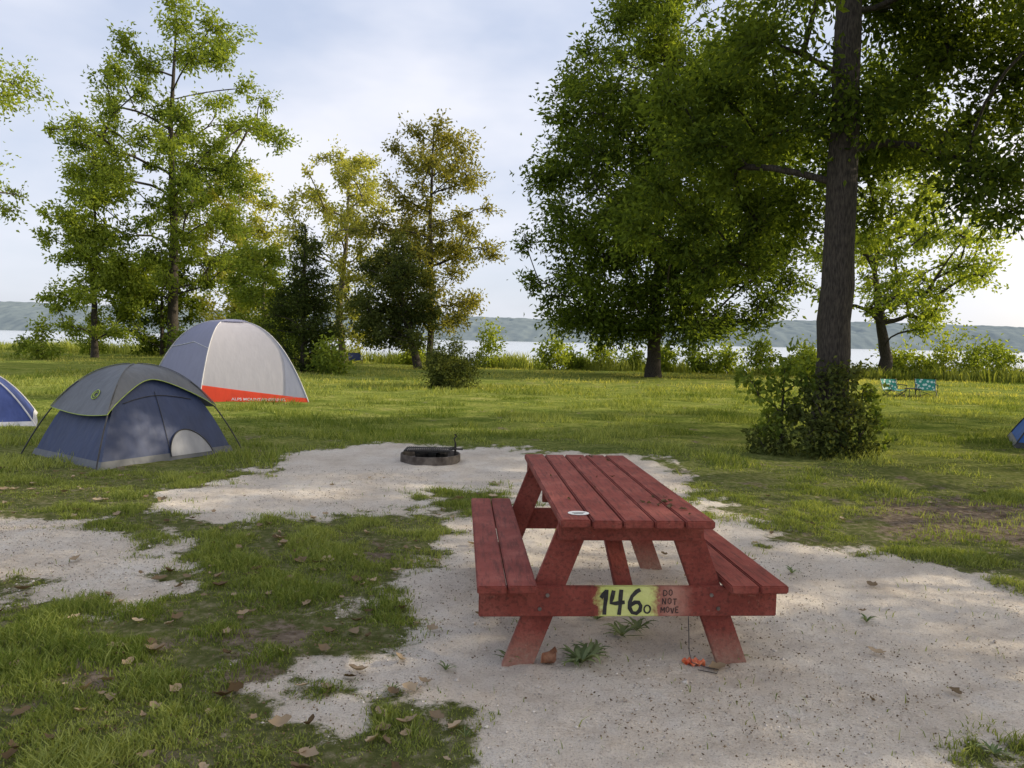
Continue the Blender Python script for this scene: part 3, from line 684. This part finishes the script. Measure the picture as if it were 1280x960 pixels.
# ------------------------------------------------------------------ tents
class Dome:
    def __init__(s, corners, H, q=2.2, sag=.06):
        s.c = [Vector((a, b, 0)) for a, b in corners]; s.m = sum(s.c, Vector())/4; s.H = H; s.q = q; s.sag = sag
    def P(s, i, w, t, k=1.0, dz=0):
        c = s.c[i % 4].lerp(s.c[(i+1) % 4], w)-s.m
        sg = 1-s.sag*4*w*(1-w)*math.sin(math.pi*min(1, t))*1.3
        h = c*t*sg*k
        z = s.H*(1-t**s.q)-s.sag*.35*4*w*(1-w)*math.sin(math.pi*min(1, t))
        return Vector((h.x, h.y, max(z, 0)+dz))
    def Z(s, i, w, z, k=1.0):
        t = (max(0, 1-z/s.H))**(1/s.q); return s.P(i, w, t, k)
    def panel(s, i, w0, w1, t0, t1, k=1.0, dz=0, nw=14, nt_=14, tf=None, g=None):
        V = []; F_ = []
        for a in range(nw+1):
            w = w0+(w1-w0)*a/nw
            hi = tf(w) if tf else t1
            for b in range(nt_+1):
                V.append(s.P(i, w, t0+(hi-t0)*b/nt_, k, dz))
        for a in range(nw):
            for b in range(nt_): q = a*(nt_+1)+b; F_.append((q, q+1, q+nt_+2, q+nt_+1))
        if g is not None: g.add(V, F_)
        return V, F_
navy = fabric('navy_nylon', (.030, .048, .115), .06); grey_f = fabric('grey_nylon', (.12, .13, .145), .1, .5)
lime = simple('lime_trim', (.30, .40, .06), (.38, .48, .09), 10, .6); polem = simple('tent_pole', (.015, .015, .017), (.04, .04, .045), 10, .4)
lgrey = fabric('light_grey_mesh', (.34, .35, .38), .15)
C_ = [(-6.12, 9.62), (-4.63, 8.55), (-3.66, 10.3), (-5.12, 11.38)]
D1 = Dome(C_, 1.14, 2.3, .05)
TE = empty('small_dome_tent', (D1.m.x, D1.m.y, gz1(D1.m.x, D1.m.y)), 'small navy dome tent with grey rainfly and lime trim', 'tent')
g = Geo()
for i in range(4): D1.panel(i, 0, 1, 0.02, 1, k=.93, g=g)
child(g.obj('tent_body', navy, True), TE)
g = Geo()
for i in range(4): D1.panel(i, 0, 1, .965, 1.0, k=.945, g=g)
child(g.obj('floor_hem', grey_f, True), TE)
tfs = [lambda w: .73+.02*math.sin(math.pi*w), lambda w: .73-.30*math.sin(math.pi*w)**.8, lambda w: .73, lambda w: .73-.25*math.sin(math.pi*w)]
g = Geo(); edge = Geo()
for i in range(4):
    D1.panel(i, 0, 1, 0, 1, k=1.05, dz=.025, tf=tfs[i], g=g, nw=20)
    edge.tube([D1.P(i, w/24, tfs[i](w/24), 1.055, .022) for w in range(25)], .005, 6)
child(g.obj('rainfly', grey_f, True), TE); child(edge.obj('lime_trim', lime, True), TE)
for i in range(4):
    g = Geo(); pts = [D1.P(i, 0, .5+.5*k/12, 1.04, .03*(1-k/12)) for k in range(13)]
    g.tube(pts, .009, 6); child(g.obj('tent_pole', polem, True), TE)
    g = Geo(); pts = [D1.P(i, 0, .05+.68*k/12, 1.055, .034) for k in range(13)]
    g.tube(pts, .006, 6); child(g.obj('fly_seam', grey_f, True), TE)
V = []; F_ = []
cw, cz, rw, rz = .66, .05, .165, .31
rows = 12
for a in range(rows+1):
    an = math.pi*a/rows
    for b in range(6): V.append(D1.Z(1, cw+rw*math.cos(an)*b/5, cz+rz*math.sin(an)*b/5, .955))
for a in range(rows):
    for b in range(5): q = a*6+b; F_.append((q, q+1, q+7, q+6))
g = Geo(); g.add(V, F_); child(g.obj('vent_panel', lgrey, True), TE)
g = Geo(); g.tube([D1.Z(1, cw+rw*math.cos(math.pi*a/20), cz+rz*math.sin(math.pi*a/20), .96) for a in range(21)], .008, 5); child(g.obj('vent_zip', polem, True), TE)
g = Geo()
g.tube([D1.Z(1, w/20, .80-.5*(w/20-.5)**2, .945) for w in range(2, 19)], .005, 5); g.tube([D1.Z(1, .5, .05+.8*k/12, .942) for k in range(13)], .004, 5)
child(g.obj('door_zip', polem, True), TE)
def on_fly(x, y, i, w0, z0, wl, off=1.062):
    return D1.Z(i, w0+x/wl, z0+y, off)+Vector((0, 0, .032))
g = Geo(); wl = .95
ringp = [on_fly(.066*math.cos(a*.3142), .052*math.sin(a*.3142), 0, .60, .79, wl) for a in range(21)]; g.tube(ringp, .0065, 6)
g.tube([on_fly(.034*math.cos(.9+a*.45), .027*math.sin(.9+a*.45), 0, .60, .79, wl) for a in range(11)], .0065, 6)
child(g.obj('round_emblem', lime, True), TE)

# large tent
t_grey = fabric('pale_grey_nylon', (.60, .58, .62), .3, var=.025, bs=.15); t_blue = fabric('slate_blue_nylon', (.28, .29, .41), .25, var=.04, bs=.2)
t_or = fabric('orange_red_nylon', (.88, .085, .03), .35, var=.06, bs=.2); t_wh = fabric('white_piping', (.62, .62, .65), .2)
C2_ = [(-9.0, 18.9), (-6.95, 17.05), (-4.72, 17.8), (-6.6, 19.9)]
D2 = Dome(C2_, 1.90, 2.75, .035)
TB = empty('large_dome_tent', (D2.m.x, D2.m.y, gz1(D2.m.x, D2.m.y)), 'large grey and blue dome tent with orange-red base', 'tent')
g = Geo(); D2.panel(1, 0, 1, 0, 1, g=g); D2.panel(2, 0, 1, 0, 1, g=g); child(g.obj('tent_body', t_grey, True), TB)
g = Geo(); D2.panel(0, 0, 1, 0, 1, g=g); D2.panel(3, 0, 1, 0, 1, g=g); child(g.obj('side_wall', t_blue, True), TB)
V = []; F_ = []
for a in range(21):
    w = a/20; zt = .42-.30*w
    for b in range(7): V.append(D2.Z(1, w, zt*(1-b/6), 1.012))
for a in range(20):
    for b in range(6): q = a*7+b; F_.append((q, q+1, q+8, q+7))
g = Geo(); g.add(V, F_)
child(g.obj('orange_base_panel', t_or, True), TB)
V = []; F_ = []
for a in range(9):
    for b in range(9):
        zz = .14+1.25*(1-b/8); w0_ = .99-.20*(b/8); V.append(D2.Z(1, w0_+(.995-w0_)*a/8, zz, 1.012))
for a in range(8):
    for b in range(8): q = a*9+b; F_.append((q, q+1, q+10, q+9))
g = Geo(); g.add(V, F_); child(g.obj('door_panel', fabric('pale_blue_mesh', (.40, .42, .52), .3, var=.04, bs=.15), True), TB)
g = Geo()
for i in range(4):
    g.tube([D2.P(i, 0, k/20, 1.01) for k in range(21)], .012, 6)
g.tube([D2.P(0, w/12, .62+.12*abs(w/12-.5), 1.01) for w in range(13)], .009, 6)
child(g.obj('white_piping', t_wh, True), TB)
V, F_ = text_geo('ALPS MOUNTAINEERING', .105, .0018)
child(pymesh('brand_lettering', [D2.Z(1, .53+v.x/2.4, .10+v.y*.8-.02*v.x, 1.035) for v in V], F_, t_wh), TB)
V = []; F_ = []
for a in range(13):
    for b in range(5): V.append(D2.P(1, .05+.9*a/12, .05+.22*b/4, 1.03, .03))
for a in range(12):
    for b in range(4): q = a*5+b; F_.append((q, q+1, q+6, q+5))
g = Geo(); g.add(V, F_); child(g.obj('roof_vent_hood', t_blue, True), TB)
def edge_tent(corners, H, label, mat, hem):
    D = Dome(corners, H, 2.2, .05)
    E = empty('dome_tent', (D.m.x, D.m.y, gz1(D.m.x, D.m.y)), label, 'tent')
    g = Geo()
    for i in range(4): D.panel(i, 0, 1, .01, 1, g=g)
    child(g.obj('tent_body', mat, True), E)
    g = Geo()
    for i in range(4): D.panel(i, 0, 1, .95, 1, k=1.015, g=g)
    child(g.obj('floor_hem', hem, True), E)
    g = Geo()
    for i in range(4): g.tube([D.P(i, 0, k/16, 1.01) for k in range(17)], .012, 6)
    child(g.obj('tent_pole', hem, True), E); return E
blue_f = fabric('blue_nylon', (.05, .08, .26), .2); bright_blue = fabric('bright_blue_nylon', (.04, .15, .48), .25)
edge_tent([(-9.5, 11.2), (-7.58, 12.2), (-8.8, 14.2), (-10.7, 13.2)], .92, 'blue dome tent with white hem on the grass', blue_f, t_wh)
edge_tent([(8.1, 12.3), (9.75, 11.3), (10.8, 13.0), (9.1, 14.0)], .85, 'bright blue dome tent pitched on the lawn', bright_blue, polem)

# ------------------------------------------------------------------ camp chairs
def chair(loc, rz, mats, label, group=None, s=1.0):
    E = empty('folding_chair', (loc[0], loc[1], gz1(*loc)-.03), label, 'camp chair', rz, group)
    g = Geo(); V = []; F_ = []
    for a in range(7):
        for b in range(5):
            u = a/6-.5; v_ = b/4; V.append((u*.66*s, (-.22+v_*.42)*s, (.28-.06*(1-4*u*u)+.03*(1-v_))*s))
    for a in range(6):
        for b in range(4): q = a*5+b; F_.append((q, q+1, q+6, q+5))
    child(g.add(V, F_).obj('seat', mats[0], True), E)
    g = Geo(); V = []; F_ = []
    for a in range(7):
        for b in range(6):
            u = a/6-.5; v_ = b/5; V.append((u*.68*s, (.20+v_*.16+.04*(1-4*u*u))*s, (.24+v_*.42)*s))
    for a in range(6):
        for b in range(5): q = a*6+b; F_.append((q, q+1, q+7, q+6))
    child(g.add(V, F_).obj('backrest', mats[1], True), E)
    g = Geo()
    for sx in (-1, 1):
        x_ = .35*s*sx
        g.tube([(x_, .36*s, .68*s), (x_, .18*s, .26*s), (x_, -.26*s, 0)], .012*s, 6)
        g.tube([(x_, .28*s, 0), (x_, -.24*s, .28*s), (x_, -.22*s, .46*s)], .012*s, 6)
        g.tube([(x_, -.24*s, .46*s), (x_, .28*s, .48*s)], .018*s, 6)
    g.tube([(-.35*s, -.26*s, .01), (.35*s, -.24*s, .28*s)], .01*s, 6); g.tube([(.35*s, -.26*s, .01), (-.35*s, -.24*s, .28*s)], .01*s, 6)
    child(g.obj('frame', polem, True), E); return E
m, nt, out = newmat('teal_white_pattern_fabric')
ck = nt.nodes.new('ShaderNodeTexVoronoi'); ck.inputs['Scale'].default_value = 10; nt.links.new(coord(nt), ck.inputs['Vector'])
c = ramp(nt, ck.outputs['Distance'], [(.34, (.55, .66, .60)), (.46, (.03, .24, .19))])
p = N(nt, 'ShaderNodeBsdfPrincipled', Roughness=.8); nt.links.new(c, p.inputs['Base Color']); nt.links.new(p.outputs[0], out.inputs[0]); teal = m
chair((12.6, 25.3), rad(15), (teal, teal), 'teal and white patterned folding camp chair on lawn', 'pair of folding camp chairs', .88)
chair((13.7, 25.4), rad(-20), (teal, teal), 'teal and white patterned folding camp chair on lawn', 'pair of folding camp chairs', .88)
navyf = fabric('navy_canvas', (.03, .05, .14), .1)
chair((-8.55, 42.0), rad(30), (navyf, navyf), 'dark blue folding camp chair facing the lake')
CT = empty('camp_table', (13.15, 25.2, gz1(13.15, 25.2)), 'small black folding camp table between chairs', 'table')
g = Geo(); g.box((0, 0, .28), (.40, .36, .025), .005); child(g.obj('tabletop', polem), CT)
for a, b in ((-1, -1), (1, -1), (1, 1), (-1, 1)):
    g = Geo(); g.tube([(a*.19, b*.16, 0), (a*.16, b*.13, .27)], .011, 6); child(g.obj('leg', polem), CT)

# ------------------------------------------------------------------ small things on the sand
weedm = leafmat('weed_leaf', (.09, .13, .055), (.24, .29, .15), tl=.25)
def weed(x, y, s, n, seed, grp='small weeds on the sand'):
    rng = R(seed); V = []; F_ = []; tn = []
    for k in range(n):
        a = 2*math.pi*k/n*1.7+rng.uniform(-.5, .5); L_ = s*rng.uniform(.45, 1.1); up = rng.uniform(.25, 1.3); w_ = s*.07; o = len(V)
        for j in range(6):
            t = j/5; r_ = L_*t; z_ = L_*(up*t-.55*up*t*t*1.5)+.004+.02*t; wj = w_*math.sin(math.pi*min(.98, t*.85+.12))
            dx, dy = math.cos(a+.5*t*(k % 3-1)), math.sin(a+.5*t*(k % 3-1))
            V += [(dx*r_-dy*wj, dy*r_+dx*wj, z_), (dx*r_, dy*r_, z_-.25*wj), (dx*r_+dy*wj, dy*r_-dx*wj, z_)]
        tk = rng.random(); tn += [tk]*18
        for j in range(5):
            for q in (0, 1): i0 = o+j*3+q; F_.append((i0, i0+1, i0+4, i0+3))
    ob = quadmesh('weed_plant', V, F_, weedm, tone=tn, smooth=True); ob.location = (x, y, gz1(x, y))
    tag(ob, 'small broad-leaved green weed sprouting from the sand', 'weed', grp)
for i, (x, y, s_, n) in enumerate([(.36,3.58,.15,34),(.42,3.66,.11,20),(.60,3.92,.12,24),(.70,4.02,.11,20),(.02,3.6,.08,12),(1.13,3.66,.07,10),(-.28,3.5,.06,10),(2.05,4.3,.07,14),(1.55,5.3,.08,10),
                                   (1.95,5.2,.08,12),(-.5,3.3,.05,9),(.5,4.2,.1,14),(1.9,2.9,.08,16),(.85,4.6,.09,12),(-.15,2.9,.04,8)]):
    weed(x, y, s_, n, 600+i)
rng = R(77); V = []; F_ = []
for a in range(9):
    for b in range(7):
        u = a/8-.5; v_ = b/6-.5; w_ = math.cos(math.pi*u*.95)
        V.append((u*.10, v_*.07*w_, .02+.07*v_*v_*4*.35+.05*abs(u)+.012*math.sin(9*u+5*v_)))
for a in range(8):
    for b in range(6): q = a*7+b; F_.append((q, q+1, q+8, q+7))
lf = pymesh('dead_leaf', V, F_, simple('rust_leaf', (.2, .08, .04), (.42, .22, .12), 25, .8), True); lf.location = (.215, 3.60, gz1(.215, 3.60)-.005); lf.rotation_euler = (.3, -.5, .6)
tag(lf, 'curled rust-brown dead leaf on the sand', 'leaf')
V = []; F_ = []
for a in range(13):
    for b in range(8):
        u = a/12-.5; v_ = b/7-.5; V.append((u*.11, v_*.05*(1-.4*abs(u)), .008+.010*math.sin(a*1.9+b)+.008*math.cos(b*2.3+a*.5)))
for a in range(12):
    for b in range(7): q = a*8+b; F_.append((q, q+1, q+9, q+8))
o = pymesh('plastic_scrap', V, F_, simple('orange_plastic', (.55, .07, .02), (.8, .25, .1), 40, .35), False); o.location = (.90, 3.61, gz1(.9, 3.61)+.008); o.rotation_euler = (0, 0, -.2)
tag(o, 'crumpled orange-red plastic scrap beside the table leg', 'litter')
g = Geo(); z0 = gz1(.9, 3.6); pts = [(.86, 3.585, .30), (.865, 3.58, .2), (.87, 3.58, z0+.08), (.885, 3.58, z0+.025), (.95, 3.55, z0+.015), (1.0, 3.53, z0+.015), (.98, 3.49, z0+.014), (.9, 3.52, z0+.016)]
g.tube(pts, .0022, 5); o = g.obj('cord', polem, True); tag(o, 'thin black cord hanging from the table crossbar', 'cord')

# ------------------------------------------------------------------ world, sun, camera
AZ, EL = 80, 23
dv = Vector((math.sin(rad(AZ))*math.cos(rad(EL)), math.cos(rad(AZ))*math.cos(rad(EL)), math.sin(rad(EL))))
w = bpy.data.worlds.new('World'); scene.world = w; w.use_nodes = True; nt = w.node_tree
for n_ in list(nt.nodes): nt.nodes.remove(n_)
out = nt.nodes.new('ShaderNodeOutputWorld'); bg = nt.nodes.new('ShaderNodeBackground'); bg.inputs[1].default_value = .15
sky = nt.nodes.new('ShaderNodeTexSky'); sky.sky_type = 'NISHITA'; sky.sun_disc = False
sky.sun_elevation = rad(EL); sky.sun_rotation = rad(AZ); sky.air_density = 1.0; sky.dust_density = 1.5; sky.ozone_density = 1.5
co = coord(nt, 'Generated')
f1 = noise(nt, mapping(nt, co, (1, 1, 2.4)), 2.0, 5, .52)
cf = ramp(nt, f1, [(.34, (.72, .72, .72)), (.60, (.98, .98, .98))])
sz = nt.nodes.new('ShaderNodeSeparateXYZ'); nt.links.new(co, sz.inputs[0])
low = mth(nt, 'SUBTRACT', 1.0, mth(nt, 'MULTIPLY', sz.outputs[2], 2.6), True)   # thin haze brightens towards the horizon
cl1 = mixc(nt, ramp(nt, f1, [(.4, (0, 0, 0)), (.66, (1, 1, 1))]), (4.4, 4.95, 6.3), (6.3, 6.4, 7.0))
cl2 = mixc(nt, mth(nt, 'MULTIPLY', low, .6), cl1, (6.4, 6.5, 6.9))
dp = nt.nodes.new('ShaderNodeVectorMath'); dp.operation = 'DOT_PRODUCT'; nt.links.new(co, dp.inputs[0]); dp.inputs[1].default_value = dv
glow = mth(nt, 'POWER', mth(nt, 'MULTIPLY', mth(nt, 'SUBTRACT', dp.outputs['Value'], .55), 2.2, True), 1.5)  # warm glow around the unseen sun, added as fill from the right
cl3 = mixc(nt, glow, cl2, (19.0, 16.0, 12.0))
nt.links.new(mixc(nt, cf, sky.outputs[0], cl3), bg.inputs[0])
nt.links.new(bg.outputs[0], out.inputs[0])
sd = bpy.data.lights.new('sun', 'SUN'); sd.energy = 5.0; sd.angle = rad(.6); sd.color = (1, .87, .65)
so = bpy.data.objects.new('sun', sd); COL.objects.link(so)
so.rotation_euler = (-dv).to_track_quat('-Z', 'Y').to_euler(); so.location = dv*60
cam = bpy.data.cameras.new('camera'); cam.sensor_width = 36; cam.lens = 27.03; cam.clip_end = 9000; cam.clip_start = .05
cob = bpy.data.objects.new('camera', cam); COL.objects.link(cob)
cob.matrix_world = Matrix.Translation((0, 0, 1.56)) @ Matrix.Rotation(rad(90-3.28), 4, 'X') @ Matrix.Rotation(rad(1.25), 4, 'Z')
scene.camera = cob
